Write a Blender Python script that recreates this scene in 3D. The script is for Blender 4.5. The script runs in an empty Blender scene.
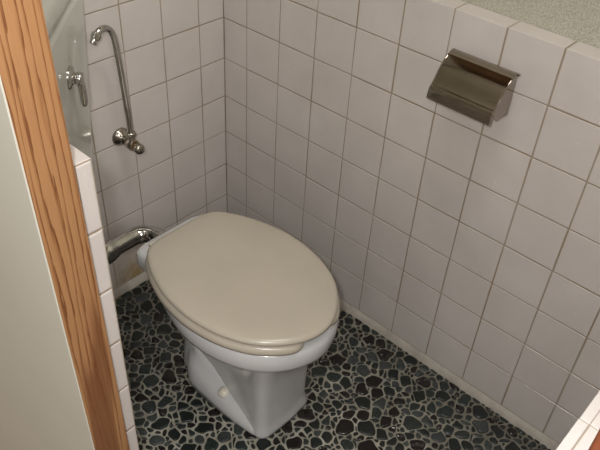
import bpy, bmesh, math, random
import numpy as np
from mathutils import Vector, Matrix
random.seed(7)
rng = np.random.RandomState(7)
C = bpy.context.scene.collection
PI = math.pi

# ------------------------------------------------------------------ materials
def new_mat(name):
    m = bpy.data.materials.new(name); m.use_nodes = True
    nt = m.node_tree
    return m, nt, nt.nodes['Principled BSDF']

def N(nt, t, **kw):
    n = nt.nodes.new(t)
    for k, v in kw.items(): setattr(n, k, v)
    return n

def noise(nt, scale, detail=4, rough=.55, vec=None, dist=0):
    n = N(nt, 'ShaderNodeTexNoise')
    n.inputs['Scale'].default_value = scale; n.inputs['Detail'].default_value = detail
    n.inputs['Roughness'].default_value = rough; n.inputs['Distortion'].default_value = dist
    if vec is not None: nt.links.new(vec, n.inputs['Vector'])
    return n

def ramp(nt, fac, stops):
    r = N(nt, 'ShaderNodeValToRGB')
    e = r.color_ramp.elements
    while len(e) < len(stops): e.new(.5)
    for q, (p, c) in zip(e, stops): q.position = p; q.color = (*c, 1)
    nt.links.new(fac, r.inputs['Fac'])
    return r

def coords(nt, kind='Object'):
    return N(nt, 'ShaderNodeTexCoord').outputs[kind]

def bump(nt, b, h, strength, dist=.001):
    n = N(nt, 'ShaderNodeBump'); n.inputs['Strength'].default_value = strength; n.inputs['Distance'].default_value = dist
    nt.links.new(h, n.inputs['Height']); nt.links.new(n.outputs['Normal'], b.inputs['Normal'])

def mixc(nt, fac, a, b):
    m = N(nt, 'ShaderNodeMix', data_type='RGBA')
    for s, v in ((m.inputs[0], fac), (m.inputs[6], a), (m.inputs[7], b)):
        if hasattr(v, 'links'): nt.links.new(v, s)
        elif isinstance(v, tuple): s.default_value = (*v, 1)
        else: s.default_value = v
    return m.outputs[2]

def math_n(nt, op, a, b=None, clamp=False):
    m = N(nt, 'ShaderNodeMath', operation=op); m.use_clamp = clamp
    for s, v in zip(m.inputs, (a, b)):
        if v is None: continue
        if hasattr(v, 'links'): nt.links.new(v, s)
        else: s.default_value = v
    return m.outputs[0]

def simple(name, col, rough, metal=0, nscale=None, namt=.08, bscale=None, bstr=.1, spec=.5, coat=0):
    m, nt, b = new_mat(name)
    b.inputs['Roughness'].default_value = rough; b.inputs['Metallic'].default_value = metal
    b.inputs['Specular IOR Level'].default_value = spec
    b.inputs['Coat Weight'].default_value = coat
    o = coords(nt)
    n = noise(nt, nscale or 12, vec=o)
    lo = tuple(c*(1-namt) for c in col); hi = tuple(min(1, c*(1+namt)) for c in col)
    r = ramp(nt, n.outputs['Fac'], [(.35, lo), (.65, hi)])
    nt.links.new(r.outputs['Color'], b.inputs['Base Color'])
    if bscale:
        bump(nt, b, noise(nt, bscale, 2, vec=o).outputs['Fac'], bstr)
    return m

def stained(nt, base, dirt, centre, radius):
    """brown limescale stain with a ragged outline around a place on the tiles"""
    o = coords(nt)
    d = N(nt, 'ShaderNodeVectorMath', operation='DISTANCE')
    nt.links.new(o, d.inputs[0]); d.inputs[1].default_value = centre
    n = noise(nt, 45, 5, vec=o)
    a = math_n(nt, 'DIVIDE', d.outputs['Value'], radius)
    a = math_n(nt, 'SUBTRACT', 1.15, a)
    a = math_n(nt, 'MULTIPLY', a, math_n(nt, 'MULTIPLY', n.outputs['Fac'], 1.7), True)
    return mixc(nt, a, base, dirt)

def tile_mat():
    m, nt, b = new_mat('white_glazed_tile')
    o = coords(nt)
    n = noise(nt, 9, 5, vec=o)
    r = ramp(nt, n.outputs['Fac'], [(.3, (.55, .505, .475)), (.7, (.61, .565, .535))])
    col = stained(nt, r.outputs['Color'], (.34, .24, .12), (-.31, 0, .03), .09)
    nt.links.new(col, b.inputs['Base Color'])
    b.inputs['Roughness'].default_value = .16
    r2 = ramp(nt, noise(nt, 60, 6, vec=o).outputs['Fac'], [(.4, (.14,)*3), (.75, (.3,)*3)])
    nt.links.new(r2.outputs['Color'], b.inputs['Roughness'])
    bump(nt, b, noise(nt, 14, 2, vec=o).outputs['Fac'], .25, .002)
    return m

def grout_mat():
    m, nt, b = new_mat('aged_grout')
    o = coords(nt)
    n = noise(nt, 7, 5, vec=o)
    r = ramp(nt, n.outputs['Fac'], [(.35, (.27, .205, .135)), (.65, (.35, .30, .24))])
    nt.links.new(r.outputs['Color'], b.inputs['Base Color'])
    b.inputs['Roughness'].default_value = .9
    bump(nt, b, noise(nt, 300, 3, vec=o).outputs['Fac'], .4)
    return m

def mortar_mat(name, lo, hi):
    m, nt, b = new_mat(name)
    o = coords(nt)
    r = ramp(nt, noise(nt, 22, 7, vec=o).outputs['Fac'], [(.35, lo), (.65, hi)])
    nt.links.new(r.outputs['Color'], b.inputs['Base Color'])
    b.inputs['Roughness'].default_value = .85
    bump(nt, b, noise(nt, 250, 4, vec=o).outputs['Fac'], .5)
    return m

def pebble_mat(name, c1, c2, rough, speck, scale=420):
    m, nt, b = new_mat(name)
    o = coords(nt)
    n = noise(nt, scale, 3, .7, vec=o)
    r = ramp(nt, n.outputs['Fac'], [(.45 if speck else .2, c1), (.66 if speck else .8, c2)])
    nt.links.new(r.outputs['Color'], b.inputs['Base Color'])
    b.inputs['Roughness'].default_value = rough
    bump(nt, b, noise(nt, scale*.6, 3, vec=o).outputs['Fac'], .35 if speck else .08, .0006)
    if name.startswith('glossy'):
        wv = N(nt, 'ShaderNodeTexWave', bands_direction='DIAGONAL')
        wv.inputs['Scale'].default_value = 22; wv.inputs['Distortion'].default_value = 6
        nt.links.new(o, wv.inputs['Vector'])
        bump(nt, b, wv.outputs['Fac'], .8, .002)
    return m

def plaster_mat(name='sandy_plaster'):
    m, nt, b = new_mat(name)
    o = coords(nt)
    n = noise(nt, 330, 4, .8, vec=o)
    r = ramp(nt, n.outputs['Fac'], [(.38, (.33, .32, .25)), (.5, (.45, .43, .35)), (.66, (.56, .54, .46))])
    nt.links.new(r.outputs['Color'], b.inputs['Base Color'])
    b.inputs['Roughness'].default_value = .85
    bump(nt, b, n.outputs['Fac'], .9, .002)
    return m

def wood_mat(name, light, mid, dark, cx=0.0, tilt=.03, rings=75):
    """softwood with long grain running up z; growth rings cut off-centre give the lines"""
    m, nt, b = new_mat(name)
    o = coords(nt)
    mp = N(nt, 'ShaderNodeMapping'); nt.links.new(o, mp.inputs['Vector'])
    mp.inputs['Rotation'].default_value = (0, tilt, 0)
    mp.inputs['Location'].default_value = (cx, 0, 0)
    mp.inputs['Scale'].default_value = (1, 1, .055)
    nz = noise(nt, 9, 3, vec=mp.outputs['Vector'])
    w = N(nt, 'ShaderNodeTexWave', wave_type='BANDS', bands_direction='X', wave_profile='SAW')
    w.inputs['Scale'].default_value = rings/1.9; w.inputs['Distortion'].default_value = 11
    w.inputs['Detail'].default_value = 4; w.inputs['Detail Scale'].default_value = 1.6; w.inputs['Detail Roughness'].default_value = .55
    nt.links.new(mp.outputs['Vector'], w.inputs['Vector'])
    r = ramp(nt, w.outputs['Fac'], [(0, light), (.55, light), (.82, mid), (.93, dark), (1, mid)])
    mp2 = N(nt, 'ShaderNodeMapping'); nt.links.new(o, mp2.inputs['Vector']); mp2.inputs['Scale'].default_value = (1, 1, .03)
    fib = noise(nt, 420, 4, .7, vec=mp2.outputs['Vector'])
    rf = ramp(nt, fib.outputs['Fac'], [(.3, (.80, .78, .76)), (.7, (1, 1, 1))])
    mm = N(nt, 'ShaderNodeMix', data_type='RGBA', blend_type='MULTIPLY'); mm.inputs[0].default_value = .7
    nt.links.new(r.outputs['Color'], mm.inputs[6]); nt.links.new(rf.outputs['Color'], mm.inputs[7])
    # a resin-dark streak
    big = noise(nt, 26, 2, vec=mp.outputs['Vector'])
    rb = ramp(nt, big.outputs['Fac'], [(.60, (0, 0, 0)), (.66, (1, 1, 1))])
    col = mixc(nt, math_n(nt, 'MULTIPLY', rb.outputs['Color'], .75), mm.outputs[2], dark)
    nt.links.new(col, b.inputs['Base Color'])
    b.inputs['Roughness'].default_value = .42
    bump(nt, b, fib.outputs['Fac'], .12, .0004)
    return m

M = {}
M['tile'] = tile_mat()
M['grout'] = grout_mat()
M['mortar'] = mortar_mat('floor_mortar', (.24, .225, .18), (.43, .41, .34))
M['skirt'] = mortar_mat('skirting_mortar', (.31, .28, .24), (.41, .375, .325))
M['peb_green'] = pebble_mat('speckled_green_pebble', (.006, .010, .009), (.040, .056, .051), .3, True)
M['peb_slate'] = pebble_mat('slate_pebble', (.004, .007, .006), (.010, .015, .014), .3, False)
M['peb_grey'] = pebble_mat('speckled_grey_pebble', (.010, .014, .014), (.085, .10, .095), .4, True, 520)
M['peb_black'] = pebble_mat('glossy_black_pebble', (.006, .005, .005), (.014, .010, .010), .1, False, 60)
M['peb_brown'] = pebble_mat('dark_brown_pebble', (.004, .003, .003), (.009, .006, .005), .2, False, 120)
M['plaster'] = plaster_mat()
M['ceramic'] = simple('white_ceramic', (.54, .54, .54), .12, nscale=5, namt=.03, coat=.2)
M['tank_ceramic'] = simple('grey_white_ceramic', (.58, .585, .54), .10, nscale=5, namt=.03)
M['seat'] = simple('cream_plastic', (.44, .395, .325), .22, nscale=8, namt=.03, bscale=30, bstr=.02)
M['chrome'] = simple('chrome', (.55, .54, .52), .09, 1, nscale=40, namt=.15, bscale=60, bstr=.06)
M['old_chrome'] = simple('tarnished_chrome', (.42, .39, .34), .2, 1, nscale=90, namt=.35, bscale=150, bstr=.25)
M['steel'] = simple('polished_steel', (.36, .315, .275), .08, 1, nscale=30, namt=.06)
M['brass'] = simple('worn_brass', (.36, .27, .15), .3, 1, nscale=90, namt=.3)
M['black_rubber'] = simple('black_rubber', (.02, .02, .02), .6)
M['door'] = simple('cream_door_paint', (.575, .56, .485), .45, nscale=3, namt=.03, bscale=90, bstr=.05)
M['capplastic'] = simple('ivory_plastic', (.62, .58, .50), .35)
M['pine'] = wood_mat('orange_pine', (.37, .19, .083), (.26, .115, .044), (.15, .054, .020))
M['redwood'] = wood_mat('reddish_wood', (.17, .050, .022), (.13, .035, .015), (.07, .018, .008))
M['ceilwood'] = wood_mat('ceiling_boards', (.20, .11, .05), (.16, .08, .035), (.08, .035, .015), rings=30)
M['hallwood'] = wood_mat('hall_boards', (.25, .14, .07), (.2, .1, .05), (.1, .05, .02), rings=30)

# ------------------------------------------------------------------ mesh helpers
def obj(name, bm, mats, parent=None, smooth=False, bevel=0, seg=2):
    me = bpy.data.meshes.new(name)
    bmesh.ops.recalc_face_normals(bm, faces=bm.faces[:])
    bm.to_mesh(me); bm.free()
    o = bpy.data.objects.new(name, me); C.objects.link(o)
    if not isinstance(mats, (list, tuple)): mats = [mats]
    for m in mats: me.materials.append(M[m])
    if smooth:
        for p in me.polygons: p.use_smooth = True
    if bevel:
        b = o.modifiers.new('bevel', 'BEVEL'); b.width = bevel; b.segments = seg; b.limit_method = 'ANGLE'; b.angle_limit = math.radians(40)
        if smooth is False:
            for p in me.polygons: p.use_smooth = True
            w = o.modifiers.new('wn', 'WEIGHTED_NORMAL')
    if parent is not None:
        o.parent = parent; o.matrix_parent_inverse = parent.matrix_world.inverted()
    return o

def thing(name, label, cat, loc):
    o = bpy.data.objects.new(name, None); C.objects.link(o)
    o.location = loc; o.empty_display_size = .03
    o['label'] = label; o['category'] = cat
    bpy.context.view_layer.update()
    return o

def struct(o): o['kind'] = 'structure'; return o

def box(bm, x0, x1, y0, y1, z0, z1, mi=0):
    vs = [bm.verts.new(p) for p in ((x0,y0,z0),(x1,y0,z0),(x1,y1,z0),(x0,y1,z0),(x0,y0,z1),(x1,y0,z1),(x1,y1,z1),(x0,y1,z1))]
    for f in ((0,3,2,1),(4,5,6,7),(0,1,5,4),(1,2,6,5),(2,3,7,6),(3,0,4,7)):
        bm.faces.new([vs[i] for i in f]).material_index = mi
    return vs

def loft(bm, rings, cap0=True, cap1=True, closed=True, mi=0):
    R = [[bm.verts.new(p) for p in r] for r in rings]
    n = len(R[0])
    for a, b in zip(R, R[1:]):
        for i in range(n if closed else n-1):
            j = (i+1) % n
            bm.faces.new((a[i], a[j], b[j], b[i])).material_index = mi
    if cap0: bm.faces.new(R[0][::-1]).material_index = mi
    if cap1: bm.faces.new(R[-1]).material_index = mi
    return R

def catmull(pts, n=8):
    P = [Vector(p) for p in pts]; P = [2*P[0]-P[1]] + P + [2*P[-1]-P[-2]]
    out = []
    for i in range(1, len(P)-2):
        a, b, c, d = P[i-1:i+3]
        for k in range(n):
            t = k/n
            out.append(.5*((2*b)+(c-a)*t+(2*a-5*b+4*c-d)*t*t+(3*b-a-3*c+d)*t**3))
    out.append(P[-2]); return out

def tube(bm, pts, r, seg=20, caps=True, mi=0):
    """sweep a circle along pts; r is a number or a list"""
    pts = [Vector(p) for p in pts]; n = len(pts)
    rs = r if isinstance(r, (list, tuple)) else [r]*n
    t0 = (pts[1]-pts[0]).normalized()
    up = Vector((0,0,1)) if abs(t0.z) < .9 else Vector((1,0,0))
    u = t0.cross(up).normalized(); rings = []
    for i, p in enumerate(pts):
        t = (pts[min(i+1,n-1)]-pts[max(i-1,0)]).normalized()
        u = (u - t*u.dot(t)).normalized(); v = t.cross(u)
        rings.append([p + (u*math.cos(2*PI*k/seg)+v*math.sin(2*PI*k/seg))*rs[i] for k in range(seg)])
    loft(bm, rings, caps, caps, mi=mi)

def lathe(bm, origin, axis, prof, seg=32, mi=0):
    """prof = [(distance along axis, radius)]"""
    a = Vector(axis).normalized(); up = Vector((0,0,1)) if abs(a.z) < .9 else Vector((1,0,0))
    u = a.cross(up).normalized(); v = a.cross(u); o = Vector(origin)
    rings = [[o+a*d+(u*math.cos(2*PI*k/seg)+v*math.sin(2*PI*k/seg))*max(r,1e-5) for k in range(seg)] for d, r in prof]
    loft(bm, rings, mi=mi)

def hexnut(bm, origin, axis, r, h, mi=0):
    lathe(bm, origin, axis, [(0, r*.92), (h*.12, r), (h*.88, r), (h, r*.92)], 6, mi)

# ------------------------------------------------------------------ tiles
def tile_field(bm, O, U, V, Nrm, us, vs, g=.0029, th=.0010, bev=.0007, skip=None, jitter=.0004):
    """a field of separate glazed tiles: us, vs are the joint positions along U and V"""
    O, U, V, Nrm = map(Vector, (O, U, V, Nrm))
    for i in range(len(us)-1):
        for j in range(len(vs)-1):
            if skip and skip(i, j): continue
            j0 = random.uniform(-jitter, jitter); j1 = random.uniform(-jitter, jitter)
            u0, u1 = us[i]+g/2+j0, us[i+1]-g/2+j0
            v0, v1 = vs[j]+g/2+j1, vs[j+1]-g/2+j1
            if u1-u0 < .004 or v1-v0 < .004: continue
            tu, tv = random.uniform(-.005, .005), random.uniform(-.005, .005)
            def P(u, v, h):
                h = h + ((u-(u0+u1)/2)*tu + (v-(v0+v1)/2)*tv if h > 0 else 0)
                return O + U*u + V*v + Nrm*h
            rings = []
            for ins, h in ((0, -.0005), (0, th-bev), (bev*.35, th-bev*.3), (bev*1.3, th)):
                rings.append([P(u0+ins, v0+ins, h), P(u1-ins, v0+ins, h), P(u1-ins, v1-ins, h), P(u0+ins, v1-ins, h)])
            n0 = len(bm.faces)
            loft(bm, rings, cap0=False, cap1=True, mi=1)

def joints(start, stop, first, pitch=.1):
    out = [start]; v = first
    while v < stop-.008:
        if v > start+.008: out.append(v)
        v += pitch
    out.append(stop); return out

H = .82           # height of the tiled dado
TH = .0010
zj = [.02+.1*k for k in range(9)]
XL, YF = -.69, -1.09        # the room: x from XL to 0, y from YF to 0
TOP = 2.1

# right wall: dado with a ledge, sandy plaster above
bm = bmesh.new()
box(bm, TH, .12, YF-.04, .12, -.05, H-TH, 0)
yj = joints(0, -YF, .0743)
tile_field(bm, (TH, 0, 0), (0,-1,0), (0,0,1), (-1,0,0), yj, zj)
tile_field(bm, (0, 0, H-TH), (0,-1,0), (1,0,0), (0,0,1), yj, [-.0014, .041])
box(bm, .040, .12, YF-.04, .12, H-TH, TOP, 2)
struct(obj('wall_right', bm, ['grout', 'tile', 'plaster']))

# back wall
bm = bmesh.new()
box(bm, XL-.08, TH, TH, .12, -.05, H-TH, 0)
xj = joints(0, -XL, .0729)
tile_field(bm, (0, TH, 0), (-1,0,0), (0,0,1), (0,-1,0), xj, zj)
tile_field(bm, (0, 0, H-TH), (-1,0,0), (0,1,0), (0,0,1), xj, [-.0014, .041])
box(bm, XL-.08, .040, .040, .12, H-TH, TOP, 2)
struct(obj('wall_back', bm, ['grout', 'tile', 'plaster']))

# left wall, ending in a tiled return beside the door opening
YE = -.542
bm = bmesh.new()
box(bm, XL-.024, XL-TH, YE+TH, 0, -.05, H-TH, 0)
box(bm, XL-.070, XL-.025, -.478, .0, -.05, H-TH, 0)
tile_field(bm, (XL-TH, 0, 0), (0,-1,0), (0,0,1), (1,0,0), joints(.001, -YE-.001, .09), zj)
tile_field(bm, (XL, YE+TH, 0), (-1,0,0), (0,0,1), (0,-1,0), [0, .0240], [-.03, .02]+zj[1:], bev=.002)
tile_field(bm, (XL, 0, H-TH), (0,-1,0), (-1,0,0), (0,0,1), joints(.001, -YE-.001, .09), [-.0004, .0246])
box(bm, XL-.070, XL-.045, -.478, 0, H-TH, TOP, 2)
struct(obj('wall_left', bm, ['grout', 'tile', 'plaster']))

# front wall with its tiled ledge
bm = bmesh.new()
box(bm, XL+.0, TH, YF-.08, YF-TH, -.05, H-TH, 0)
fj = joints(0, -XL, .026)
tile_field(bm, (0, YF-TH, 0), (-1,0,0), (0,0,1), (0,1,0), fj, zj)
tile_field(bm, (0, YF, H-TH), (-1,0,0), (0,-1,0), (0,0,1), fj, [-.0008, .0085], th=.0010, g=.0009)
tile_field(bm, (0, YF, H-TH), (-1,0,0), (0,-1,0), (0,0,1), fj, [.0085, .08], th=.0010, g=.0009)
box(bm, -.60, TH, YF-.08, YF-.030, H, TOP, 2)
struct(obj('wall_front', bm, ['grout', 'tile', 'plaster']))

bm = bmesh.new(); box(bm, XL-.08, .12, YF-.08, .12, TOP, TOP+.04)
struct(obj('ceiling', bm, 'ceilwood'))

# mortar skirting between the last row of tiles and the floor
for nm, pts in (('baseboard_right', ((0, 0), (0, YF))), ('baseboard_back', ((0, 0), (XL, 0)))):
    bm = bmesh.new()
    n = 60; rings = []
    for k in range(n+1):
        t = k/n
        p = Vector((*pts[0], 0)).lerp(Vector((*pts[1], 0)), t)
        inn = Vector((-1, 0, 0)) if nm.endswith('right') else Vector((0, -1, 0))
        w = .009 + random.uniform(-.0015, .0015)
        up = Vector((0, 0, 1))
        rings.append([p-inn*.004+up*-.01, p+inn*(w+.004)+up*-.01, p+inn*w+up*.0008, p+inn*(w*.55)+up*.006, p+inn*.0012+up*.0195, p-inn*.004+up*.0195])
    loft(bm, rings)
    struct(obj(nm, bm, 'skirt', smooth=True))

# ------------------------------------------------------------------ pebble floor
def chaikin(poly, n=2, q=.25):
    for _ in range(n):
        out = []
        for i in range(len(poly)):
            a, b = poly[i], poly[(i+1) % len(poly)]
            out.append(a+(b-a)*q); out.append(a+(b-a)*(1-q))
        poly = out
    return poly

def clip(poly, n, c):
    """keep the side n.p <= c"""
    out = []
    for i in range(len(poly)):
        a, b = poly[i], poly[(i+1) % len(poly)]
        da, db = n @ a - c, n @ b - c
        if da <= 0: out.append(a)
        if (da < 0) != (db < 0) and abs(da-db) > 1e-12: out.append(a+(b-a)*(da/(da-db)))
    return out

X0, X1, Y0, Y1 = XL+.002, -.010, YF+.002, -.012
seeds = []
grid = {}
def try_add(p, r, gap):
    cx, cy = int(p[0]//.05), int(p[1]//.05)
    for a in range(cx-1, cx+2):
        for b in range(cy-1, cy+2):
            for q, s in grid.get((a, b), ()):
                if (q[0]-p[0])**2+(q[1]-p[1])**2 < (r+s)**2*gap: return False
    grid.setdefault((cx, cy), []).append((p, r)); seeds.append((p, r)); return True
for r0, r1, tries in ((.0175, .0205, 110), (.0135, .0165, 700), (.0095, .0125, 2200), (.0062, .0085, 9000), (.0042, .0055, 16000)):
    for _ in range(tries):
        p = np.array((rng.uniform(X0-.01, X1+.01), rng.uniform(Y0-.01, Y1+.01)))
        try_add(p, rng.uniform(r0, r1), .78)
def warp(v):
    x, y = v
    dx = .0028*math.sin(47*y+31*x+1)+.0022*math.sin(118*y-60*x+2)+.0017*math.sin(205*y+150*x)
    dy = .0028*math.sin(52*x-27*y+4)+.0022*math.sin(109*x+71*y)+.0017*math.sin(230*x-90*y+3)
    f = min(1, (X1-x)/.02, (x-X0)/.02, (Y1-y)/.02, (y-Y0)/.02)
    return np.array((x+dx*f, y+dy*f))
P_ = np.array([s[0] for s in seeds]); R_ = np.array([s[1] for s in seeds])
bm = bmesh.new()
box(bm, XL-.01, .004, YF-.01, .004, -.05, 0, 0)
for i in range(len(P_)):
    p, r = P_[i], R_[i]
    big = r > .0145
    poly = [np.array(q) for q in ((max(p[0]-.03, X0), max(p[1]-.03, Y0)), (min(p[0]+.03, X1), max(p[1]-.03, Y0)),
                                  (min(p[0]+.03, X1), min(p[1]+.03, Y1)), (max(p[0]-.03, X0), min(p[1]+.03, Y1)))]
    if poly[0][0] >= poly[1][0] or poly[0][1] >= poly[2][1]: continue
    d = P_-p; d2 = (d**2).sum(1)
    grout = .0014 + rng.uniform(0, .0009)
    for k in np.argsort(d2)[1:26]:
        nn = d[k]; L = math.sqrt(d2[k]); nn = nn/L
        c = nn @ p + (d2[k] + r*r - R_[k]**2)/(2*L) - grout
        poly = clip(poly, nn, c)
        if len(poly) < 3: break
    if len(poly) < 3: continue
    cen = sum(poly)/len(poly)
    # drop needle-thin leftovers
    area = .5*sum(poly[k][0]*poly[(k+1) % len(poly)][1]-poly[(k+1) % len(poly)][0]*poly[k][1] for k in range(len(poly)))
    if area < 1.5e-5: continue
    # merge very close corners
    q = [poly[0]]
    for v in poly[1:]:
        if np.hypot(*(v-q[-1])) > r*.25: q.append(v)
    if len(q) > 3 and np.hypot(*(q[0]-q[-1])) < r*.25: q.pop()
    if len(q) < 3: continue
    poly = chaikin([v for v in q], 1, .22)
    poly = chaikin(poly, 2, .27)
    poly = [warp(v) for v in poly]; cen = warp(cen)
    poly = [v + rng.uniform(-.00012, .00012, 2) for v in poly]
    h = rng.uniform(.0022, .0034) * (1.2 if big else 1)
    tx, ty = rng.uniform(-.03, .03, 2)
    u = rng.rand()
    if big: mi = 1 if u < .30 else 2 if u < .62 else 3 if u < .72 else 4 if u < .9 else 5
    else: mi = 1 if u < .27 else 2 if u < .58 else 3 if u < .76 else 4 if u < .89 else 5
    rings = []
    sc = .0006/max(r, .006)
    for s, hh in ((1, -.0005), (1, h*.45), (1-.05, h*.8), (1-.14, h*.96), (1-.45, h)):
        rings.append([(cen[0]+(v[0]-cen[0])*s, cen[1]+(v[1]-cen[1])*s, hh + ((v[0]-cen[0])*tx+(v[1]-cen[1])*ty)*(hh > 0)*s) for v in poly])
    nf = len(bm.faces)
    loft(bm, rings, cap0=False, cap1=True, mi=mi)
floor = struct(obj('floor', bm, ['mortar', 'peb_green', 'peb_slate', 'peb_grey', 'peb_black', 'peb_brown'], smooth=True))
floor['label'] = 'floor set with dark green and black pebbles in pale mortar'

# hall floor outside the door
bm = bmesh.new(); box(bm, -2.6, -.764, -2.6, 1.2, -.41, -.35)
struct(obj('floor_hall', bm, 'hallwood'))

# ------------------------------------------------------------------ door side
# pine jamb beside the tiled return
def lean(z): return .013*max(0, z-.25)       # slight lean added to follow lens distortion
bm = bmesh.new()
for a, b_ in ((0, .25), (.25, 2.0)):
    pass
vs_ = box(bm, -.769, -.7135, -.560, -.480, -.35, 2.1)
for v in vs_: v.co.x -= lean(v.co.z)-.003
t = struct(obj('trim_1', bm, 'pine', bevel=.002)); t['label'] = 'orange pine door post with long grain'
bm = bmesh.new(); box(bm, -.762, -.605, YF-.075, YF-.0245, H+.001, 2.0)
struct(obj('trim_2', bm, 'redwood', bevel=.003))
bm = bmesh.new(); box(bm, -.762, XL-.002, YF-.075, YF-.0245, 0, H)
struct(obj('trim_3', bm, 'redwood', bevel=.002))
bm = bmesh.new()
vs_ = box(bm, -.7695, -.7675, -.5600, 1.2, -.35, 2.1)
for v in vs_: v.co.x -= lean(v.co.z)-.003
t = struct(obj('wall_hall', bm, 'door')); t['label'] = 'plain cream painted hall wall beside the door post'

# ------------------------------------------------------------------ toilet
XC = -.354
toilet = thing('toilet', 'white ceramic toilet with closed cream lid standing on dark pebble floor', 'toilet', (XC, -.40, 0))
HALF = [(-.246,0), (-.246,.04), (-.249,.070), (-.262,.092), (-.290,.110), (-.322,.1245), (-.37,.139), (-.43,.1455), (-.48,.1410), (-.52,.1310), (-.56,.1130), (-.59,.090), (-.615,.060), (-.630,.030), (-.635,0)]
def outline(scale=1.0, n=96, back=None, half=HALF):
    pts = [(w, y) for y, w in half]
    full = [(w, y) for w, y in pts] + [(-w, y) for w, y in pts[-2:0:-1]]
    # resample evenly with a closed catmull
    P = [Vector((a, b, 0)) for a, b in full]; m = len(P); fine = []
    for i in range(m):
        a, b, c, d = P[i-1], P[i], P[(i+1) % m], P[(i+2) % m]
        for k in range(10):
            t = k/10
            fine.append(.5*((2*b)+(c-a)*t+(2*a-5*b+4*c-d)*t*t+(3*b-a-3*c+d)*t**3))
    L = [0]
    for i in range(len(fine)): L.append(L[-1]+(fine[(i+1) % len(fine)]-fine[i]).length)
    out = []; j = 0
    for k in range(n):
        s = L[-1]*k/n
        while L[j+1] < s: j += 1
        a, b = fine[j], fine[(j+1) % len(fine)]
        out.append(a.lerp(b, (s-L[j])/(L[j+1]-L[j])))
    return out
def offs(poly, d):
    """offset a closed plan outline outwards by d"""
    n = len(poly); out = []
    for i in range(n):
        t = (poly[(i+1) % n]-poly[i-1]).normalized()
        nn = Vector((t.y, -t.x, 0))
        if nn.dot(poly[i]-Vector((0,-.43,0))) < 0: nn = -nn
        out.append(poly[i]+nn*d)
    return out
base = outline()
def ring_at(poly, z): return [Vector((XC+p.x, p.y, z)) for p in poly]

# lid
bm = bmesh.new()
rings = [ring_at(offs(base, -.004), .3435), ring_at(offs(base, .001), .3440), ring_at(offs(base, .0022), .3465), ring_at(offs(base, .0020), .3495),
         ring_at(offs(base, -.0005), .3525), ring_at(offs(base, -.0035), .3542), ring_at(offs(base, -.008), .3552), ring_at(offs(base, -.03), .3562)]
for s, z in ((.6, .3572), (.3, .3578), (.08, .358)):
    rings.append([Vector((XC+p.x*s, -.43+(p.y+.43)*s, z)) for p in base])
loft(bm, rings)
obj('lid', bm, 'seat', toilet, smooth=True)

# seat: an open-fronted ring, its two prongs rounded off
def seat_section(p, nn, wdt):
    """a plump cross-section from the outer edge inwards"""
    prof = [(0, .3245), (.0035, .3235), (wdt-.003, .3235), (wdt, .326), (wdt-.004, .336), (wdt*.7, .3415), (wdt*.35, .3425), (.006, .3405), (.0015, .3365), (-.0005, .330)]
    return [Vector((XC+p.x-nn.x*a, p.y-nn.y*a, z)) for a, z in prof]
so = offs(outline(n=240), .0062)
n = len(so); idx = [i for i in range(n) if not (so[i].y < -.50 and -.034 < so[i].x < .032)]
# order so the run starts right after the gap
start = next(i for i in idx if (i-1) % n not in idx)
run = [(start+k) % n for k in range(len(idx))]
bm = bmesh.new(); rings = []
L = len(run)
for k, i in enumerate(run):
    t = (so[(i+1) % n]-so[i-1]).normalized(); nn = Vector((t.y, -t.x, 0))
    if nn.dot(so[i]-Vector((0, -.43, 0))) < 0: nn = -nn
    e = min(k, L-1-k)
    sec = seat_section(so[i], nn, .052)
    if e < 7:
        f = math.sqrt(max(0, 1-((7-e)/7.5)**2))
        cen = sum(sec, Vector())/len(sec)
        sec = [cen+(v-cen)*Vector((1,1,1)).x*f if False else Vector((cen.x+(v.x-cen.x)*f, cen.y+(v.y-cen.y)*f, cen.z+(v.z-cen.z)*(.45+.55*f))) for v in sec]
    rings.append(sec)
loft(bm, rings)
obj('seat', bm, 'seat', toilet, smooth=True)

# bowl with its rim, neck and foot
RIMH = [(-.200,0), (-.200,.06), (-.204,.078), (-.216,.088), (-.245,.0895), (-.285,.104), (-.33,.121), (-.38,.137), (-.43,.1465), (-.48,.1455), (-.52,.1370), (-.56,.1210), (-.595,.095), (-.620,.063), (-.634,.030), (-.639,0)]
rim = outline(half=RIMH)
def blend_ring(a, b, t, z): return [Vector((XC+(p.x*(1-t)+q.x*t), p.y*(1-t)+q.y*t, z)) for p, q in zip(a, b)]
def rounded(pts, radii, n=96):
    out = []
    m = len(pts)
    for i in range(m):
        p, a, b = Vector((*pts[i],0)), Vector((*pts[i-1],0)), Vector((*pts[(i+1) % m],0))
        r = radii[i]
        da, db = (a-p).normalized(), (b-p).normalized()
        s, e = p+da*r, p+db*r
        for k in range(9):
            t = k/8; out.append(s*(1-t)**2+p*2*t*(1-t)+e*t*t)
    L = [0]
    for i in range(len(out)): L.append(L[-1]+(out[(i+1) % len(out)]-out[i]).length)
    res = []; j = 0
    # begin at the middle of the back edge, going the same way as outline()
    for k in range(n):
        s = L[-1]*k/n
        while L[j+1] < s-1e-12: j += 1
        seg = L[j+1]-L[j]
        res.append(out[j].lerp(out[(j+1) % len(out)], (s-L[j])/seg if seg > 1e-9 else 0))
    return res
def plan(hb, hw, hf, yb, yw, yf, rf=.025, rb=.04):
    """neck plan: half-widths at back, waist, front; order begins at the back middle and runs along +x like outline()"""
    pts = [(0.0001, yb), (hb, yb), (hw, yw), (hf, yf), (0, yf-.006), (-hf, yf), (-hw, yw), (-hb, yb)]
    return rounded(pts, [.0002, rb, .05, rf, .03, rf, .05, rb])
bm = bmesh.new()
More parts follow.
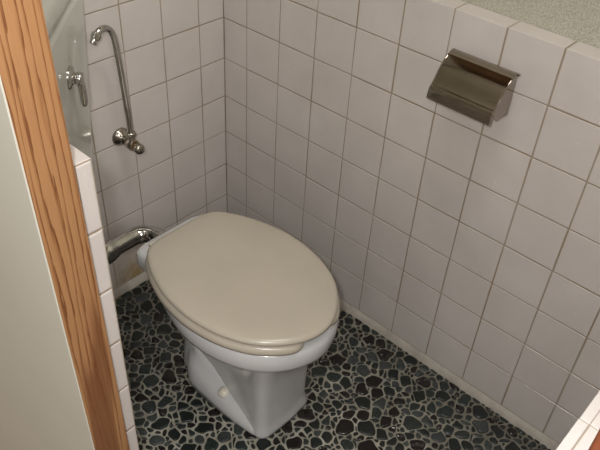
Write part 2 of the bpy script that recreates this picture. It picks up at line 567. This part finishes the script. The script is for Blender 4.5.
neck_z = [(0, (.058,.059,.078,-.27,-.38,-.560)), (.010, (.058,.058,.0775,-.27,-.38,-.5595)), (.022, (.056,.056,.075,-.27,-.38,-.556)), (.04, (.055,.054,.073,-.27,-.38,-.554)), (.08, (.052,.052,.074,-.27,-.38,-.554)),
          (.14, (.052,.056,.076,-.26,-.38,-.556)), (.20, (.060,.070,.080,-.25,-.38,-.563))]
NX = Vector((.007, 0, 0))
rings = [[v + NX for v in ring_at(plan(*a), z)] for z, a in neck_z]
top = plan(*neck_z[-1][1])
rings += [blend_ring(top, offs(rim, -.03), .45, .235), blend_ring(top, offs(rim, -.03), .85, .258), ring_at(offs(rim, -.022), .268), ring_at(offs(rim, -.008), .2745), ring_at(offs(rim, -.002), .279), ring_at(offs(rim, .0005), .288),
          ring_at(offs(rim, .0005), .300), ring_at(offs(rim, -.001), .311), ring_at(offs(rim, -.004), .3175), ring_at(offs(rim, -.009), .3205), ring_at(offs(rim, -.020), .3215), ring_at(offs(rim, -.040), .3205),
          ring_at(offs(rim, -.046), .314), ring_at(offs(rim, -.050), .295)]
for s, z in ((.55, .25), (.42, .20), (.3, .16), (.12, .15)):
    rings.append([Vector((XC+p.x*s, -.43+(p.y+.43)*s, z)) for p in offs(rim, -.01)])
loft(bm, rings)
# foot plate on each side: rises from the floor and runs into the neck at the front
for s in (-1, 1):
    rr = []
    K = 26
    for k in range(K+1):
        t = k/K                       # 0 at the front, 1 at the back
        y = -.552 + t*.262
        out = .074 + .012*math.sin(min(1, t*2.2)*PI/2)
        if t > .72: out -= .050*((t-.72)/.28)**2.2
        if t < .06: out -= .006*(1-t/.06)
        inn = .052
        h = .020 + .062*t**1.1
        hin = h + .016 + .012*t
        prof = [(inn-.01, -.0), (out, 0), (out+.0005, h*.35), (out-.003, h*.75), (out-.012, h*.98), (out-.024, h+.008*t+.004), (inn+.002, hin), (inn-.01, hin)]
        if t < .1: prof = [(a, b*(.75+.25*t/.1)) for a, b in prof]
        rr.append([Vector((XC+.007+s*a, y, b)) for a, b in prof])
    loft(bm, rr)
obj('bowl', bm, 'ceramic', toilet, smooth=True)

# bolt caps on the foot plates
for s in (-1, 1):
    bm = bmesh.new()
    ax = Vector((s*.55, -.05, 1))
    lathe(bm, (XC+.006+s*.067, -.437, .047), ax, [(-.012, .0125), (.002, .0125), (.005, .0112), (.0075, .0075), (.0096, 0)], 24)
    o = obj('bolt_cap', bm, 'capplastic', toilet, smooth=True)
# hinge
for s in (-1, 1):
    bm = bmesh.new()
    tube(bm, [(XC+s*.040, -.240, .336), (XC+s*.070, -.240, .336)], .0075, 16)
    box(bm, XC+s*.056-.009, XC+s*.056+.009, -.247, -.232, .3205, .336)
    obj('hinge', bm, 'capplastic', toilet, bevel=.001)

# ------------------------------------------------------------------ flush pipe
fp = thing('flush_pipe', 'thick tarnished chrome flush pipe bending into the back of the toilet', 'pipe', (-.40, -.125, .2))
z0 = .2705
path = [(-.490, -.125, .362)]
path += [(-.490, -.125, z) for z in (.345, .33, .315, .305)]
for k in range(1, 9):
    a = k/8*PI/2; path.append((-.490+.035*(1-math.cos(a)), -.125, z0+.035*(1-math.sin(a))+0.008*0))
for x in (-.41, -.40, -.39): path.append((x, -.125, z0+.002))
cx, cy, rr_ = -.388, -.160, .035
for k in range(1, 10):
    a = k/9*PI/2; path.append((cx+rr_*math.sin(a), cy+rr_*math.cos(a), z0+.002))
path.append((-.353, -.172, z0+.002)); path.append((-.353, -.192, z0+.002))
bm = bmesh.new(); tube(bm, path, .0200, 28)
obj('pipe', bm, 'chrome', fp, smooth=True)
bm = bmesh.new()
lathe(bm, (-.353, -.158, z0+.002), (0, -1, 0), [(0, .0190), (.002, .0225), (.012, .0225), (.014, .0245), (.026, .0245), (.028, .020), (.036, .020)], 32)
obj('coupling_nut', bm, 'chrome', fp, bevel=.001)
bm = bmesh.new()
lathe(bm, (-.490, -.125, .322), (0, 0, 1), [(0, .0190), (.002, .023), (.018, .023), (.020, .026), (.030, .026), (.032, .021), (.046, .021)], 32)
obj('coupling_nut', bm, 'chrome', fp, bevel=.001)
bm = bmesh.new()
lathe(bm, (-.436, -.125, z0+.0015), (-1, 0, -.12), [(0, .0190), (.001, .0218), (.007, .0225), (.014, .0245), (.030, .0245), (.032, .0190)], 32)
obj('pipe_collar', bm, 'chrome', fp, bevel=.0006)

# ------------------------------------------------------------------ corner cistern
ci = thing('cistern', 'grey white ceramic corner cistern with flush lever, mounted behind the pine post', 'toilet cistern', (-.55, -.10, .36))
def tank_plan(c, ex, n=100):
    """corner plan: c = offset of the slanting front, ex = how far it runs along the walls"""
    x_r = -.374-ex
    y_l = -.340+ex
    pts = [(-.672, -.006), (x_r, -.006), (x_r, x_r+c), (-.672+.03, -.642+c+.0), (-.672, y_l)]
    pts[3] = (y_l-c, y_l)
    return rounded(pts, [.004, .006, .024, .024, .004], n)
bm = bmesh.new(); rings = []
for z, ex, c in ((.372, .075, .385), (.378, .055, .372), (.392, .040, .362), (.42, .033, .356), (.50, .022, .351), (.62, .004, .343), (.70, -.010, .338), (.775, -.024, .336), (.783, -.022, .338), (.788, -.012, .345), (.795, -.010, .348)):
    rings.append([Vector((p.x, p.y, z)) for p in tank_plan(c, ex)])
loft(bm, rings); obj('tank', bm, 'tank_ceramic', ci, smooth=True)
bm = bmesh.new(); rings = []
for z, ex, c in ((.7955, -.012, .346), (.7965, -.022, .338), (.801, -.026, .333), (.810, -.028, .332), (.821, -.026, .334), (.829, -.018, .339), (.834, -.004, .350), (.836, .02, .366)):
    rings.append([Vector((p.x, p.y, z)) for p in tank_plan(c, ex)])
loft(bm, rings); obj('tank_lid', bm, 'tank_ceramic', ci, smooth=True)
nrm = Vector((1, -1, -.12)).normalized()
lp = Vector((-.479, -.142, .690))
bm = bmesh.new()
lathe(bm, lp-nrm*.004, nrm, [(0, .021), (.004, .021), (.007, .019), (.009, .012), (.012, .009), (.013, .009)], 32)
esc = obj('escutcheon', bm, 'chrome', ci, smooth=True)
bm = bmesh.new()
q0 = lp+nrm*.011
lathe(bm, q0-nrm*.002, nrm, [(0, .010), (.002, .0115), (.010, .0115), (.012, .009)], 24)
d1 = Vector((.10, .12, -1)).normalized(); side = nrm.cross(d1).normalized()
rings = []
for s, w, th in ((0, .008, .0055), (.012, .009, .006), (.035, .0105, .0065), (.047, .0115, .006), (.052, .010, .005)):
    cc = q0+nrm*.005+d1*s
    rings.append([cc+side*w*math.cos(a)+nrm*th*math.sin(a) for a in [2*PI*k/20 for k in range(20)]])
loft(bm, rings)
obj('flush_lever', bm, 'chrome', ci, smooth=True)

# ------------------------------------------------------------------ stop valve and supply pipe
sv = thing('stop_valve', 'tarnished chrome wall valve with thin hooked pipe rising to the cistern', 'water valve', (-.308, -.01, .435))
ax = Vector((0, -1, 0)); vo = Vector((-.308, 0, .435))
bm = bmesh.new()
lathe(bm, vo+ax*-.001, ax, [(0, .021), (.003, .0215), (.006, .020), (.012, .014), (.016, .011), (.018, .010)], 36)
obj('wall_flange', bm, 'old_chrome', sv, smooth=True)
bm = bmesh.new()
tube(bm, [vo+ax*.012, vo+ax*.055], .0085, 24)
lathe(bm, vo+ax*.026, ax, [(0, .009), (.003, .0125), (.020, .0135), (.026, .011), (.028, .009)], 28)
tube(bm, [vo+ax*.042, vo+ax*.042+Vector((0, 0, .024))], .008, 20)
obj('valve_body', bm, 'old_chrome', sv, smooth=True)
bm = bmesh.new(); hexnut(bm, vo+ax*.042+Vector((0, 0, .017)), (0, 0, 1), .0115, .014)
obj('pipe_nut', bm, 'old_chrome', sv, bevel=.0008)
bm = bmesh.new()
hexnut(bm, vo+ax*.050, ax, .0125, .010)
obj('gland_nut', bm, 'brass', sv, bevel=.0008)
bm = bmesh.new()
lathe(bm, vo+ax*.058, ax, [(0, .008), (.003, .0115), (.012, .0118), (.016, .009), (.017, .004)], 24)
obj('spindle_cap', bm, 'old_chrome', sv, smooth=True)
bm = bmesh.new()
pp = catmull([(-.308, -.042, .462), (-.310, -.043, .50), (-.315, -.046, .57), (-.321, -.050, .635), (-.325, -.052, .673), (-.330, -.054, .694), (-.339, -.056, .708), (-.351, -.058, .7135), (-.363, -.060, .711), (-.374, -.062, .702), (-.380, -.063, .693)], 6)
tube(bm, pp, .0064, 18)
obj('supply_pipe', bm, 'chrome', sv, smooth=True)
bm = bmesh.new(); hexnut(bm, (-.3660, -.0605, .7085), (-.68, -.05, -.6), .0095, .012)
obj('pipe_nut', bm, 'chrome', sv, bevel=.0008)

# ------------------------------------------------------------------ paper holder
ph = thing('toilet_paper_holder', 'shiny steel toilet paper holder with curved cover on white tiled wall', 'paper holder', (0, -.655, .65))
ya, yb = -.602, -.722
bm = bmesh.new(); box(bm, -.0035, -.0006, yb+.010, ya-.010, .690, .752)
obj('back_plate', bm, 'steel', ph, bevel=.0008)
for y in (ya-.010, yb+.010):
    bm = bmesh.new()
    pr = [(-.001, .752), (-.030, .758), (-.050, .742), (-.066, .722), (-.060, .700), (-.044, .682), (-.001, .676)]
    loft(bm, [[Vector((x, y-.0008, z)) for x, z in pr], [Vector((x, y+.0008, z)) for x, z in pr]])
    obj('side_plate', bm, 'steel', ph, bevel=.0004)
bm = bmesh.new(); tube(bm, [(-.040, ya-.012, .706), (-.040, yb+.012, .706)], .006, 20)
obj('roller', bm, 'steel', ph, smooth=True)
prof = catmull([(-.017, 0, .760), (-.030, 0, .7665), (-.046, 0, .760), (-.062, 0, .745), (-.076, 0, .724), (-.083, 0, .7165), (-.0850, 0, .7125)], 6)
prof += [Vector((-.0863, 0, .707)), Vector((-.0870, 0, .702)), Vector((-.0875, 0, .6975))]
T = .0013
def sheet(bm, prof, y0, y1, t):
    out = []
    for i, p in enumerate(prof):
        d = (prof[min(i+1, len(prof)-1)]-prof[max(i-1, 0)]).normalized(); nn = Vector((d.z, 0, -d.x))
        out.append((p+nn*t/2, p-nn*t/2))
    ring = [a for a, b in out]+[b for a, b in out[::-1]]
    loft(bm, [[Vector((p.x, y, p.z)) for p in ring] for y in (y0, y1)])
bm = bmesh.new(); sheet(bm, prof, ya, yb, T)
# rolled side hems and the turned tear edge
for y in (ya, yb):
    tube(bm, [Vector((p.x, y, p.z)) for p in prof], .0013, 8)
tube(bm, [(-.0874, ya, .6970), (-.0874, yb, .6970)], .0016, 10)
tube(bm, [(-.018, ya, .7602), (-.018, yb, .7602)], .0024, 12)
cv = obj('cover', bm, 'steel', ph)
for p in cv.data.polygons: p.use_smooth = True
cv.modifiers.new('es', 'EDGE_SPLIT').split_angle = math.radians(45)

# ------------------------------------------------------------------ light
w = bpy.data.worlds.new('World'); bpy.context.scene.world = w; w.use_nodes = True
nt = w.node_tree; bg = nt.nodes['Background']
g = N(nt, 'ShaderNodeTexCoord'); sx = N(nt, 'ShaderNodeSeparateXYZ'); nt.links.new(g.outputs['Generated'], sx.inputs[0])
r = ramp(nt, math_n(nt, 'MULTIPLY_ADD', sx.outputs['Z'], .5), [(0, (.10, .06, .04)), (.5, (.21, .18, .15)), (.75, (.40, .39, .37)), (1, (.48, .47, .45))])
r.inputs['Fac'].links[0].from_node.inputs[2].default_value = .5
nt.links.new(r.outputs['Color'], bg.inputs['Color']); bg.inputs['Strength'].default_value = 1.7

def area(name, loc, target, size, power, col):
    l = bpy.data.lights.new(name, 'AREA'); l.size = size; l.energy = power; l.color = col
    o = bpy.data.objects.new(name, l); C.objects.link(o); o.location = loc
    o.rotation_euler = (Vector(target)-Vector(loc)).to_track_quat('-Z', 'Y').to_euler()
    return o
area('ceiling_fill', (-.40, -.74, 2.06), (-.34, -.30, .2), .36, 6.2, (1, .955, .90))  # unseen fill light, added overhead to brighten the back wall
area('hall_lamp', (-1.25, -1.95, 1.75), (-.5, -.6, .6), .6, 10.5, (1, .97, .93))
l = bpy.data.lights.new('camera_flash', 'POINT'); l.energy = 22; l.shadow_soft_size = .02; l.color = (1, .99, .975)
o = bpy.data.objects.new('camera_flash', l); C.objects.link(o); o.location = (-1.06, -1.10, 1.31)

# ------------------------------------------------------------------ camera
cam = bpy.data.cameras.new('camera'); co = bpy.data.objects.new('camera', cam); C.objects.link(co)
co.location = (-1.02485356, -1.13204524, 1.26390084)
co.rotation_euler = (.885313217, -.0518090235, -.827378402)
cam.sensor_fit = 'HORIZONTAL'; cam.sensor_width = 36; cam.lens = 696.979*36/600; cam.clip_start = .01
bpy.context.scene.camera = co
vs = bpy.context.scene.view_settings
vs.view_transform = 'Standard'; vs.look = 'None'; vs.gamma = 1; vs.use_curve_mapping = False; vs.exposure = .14
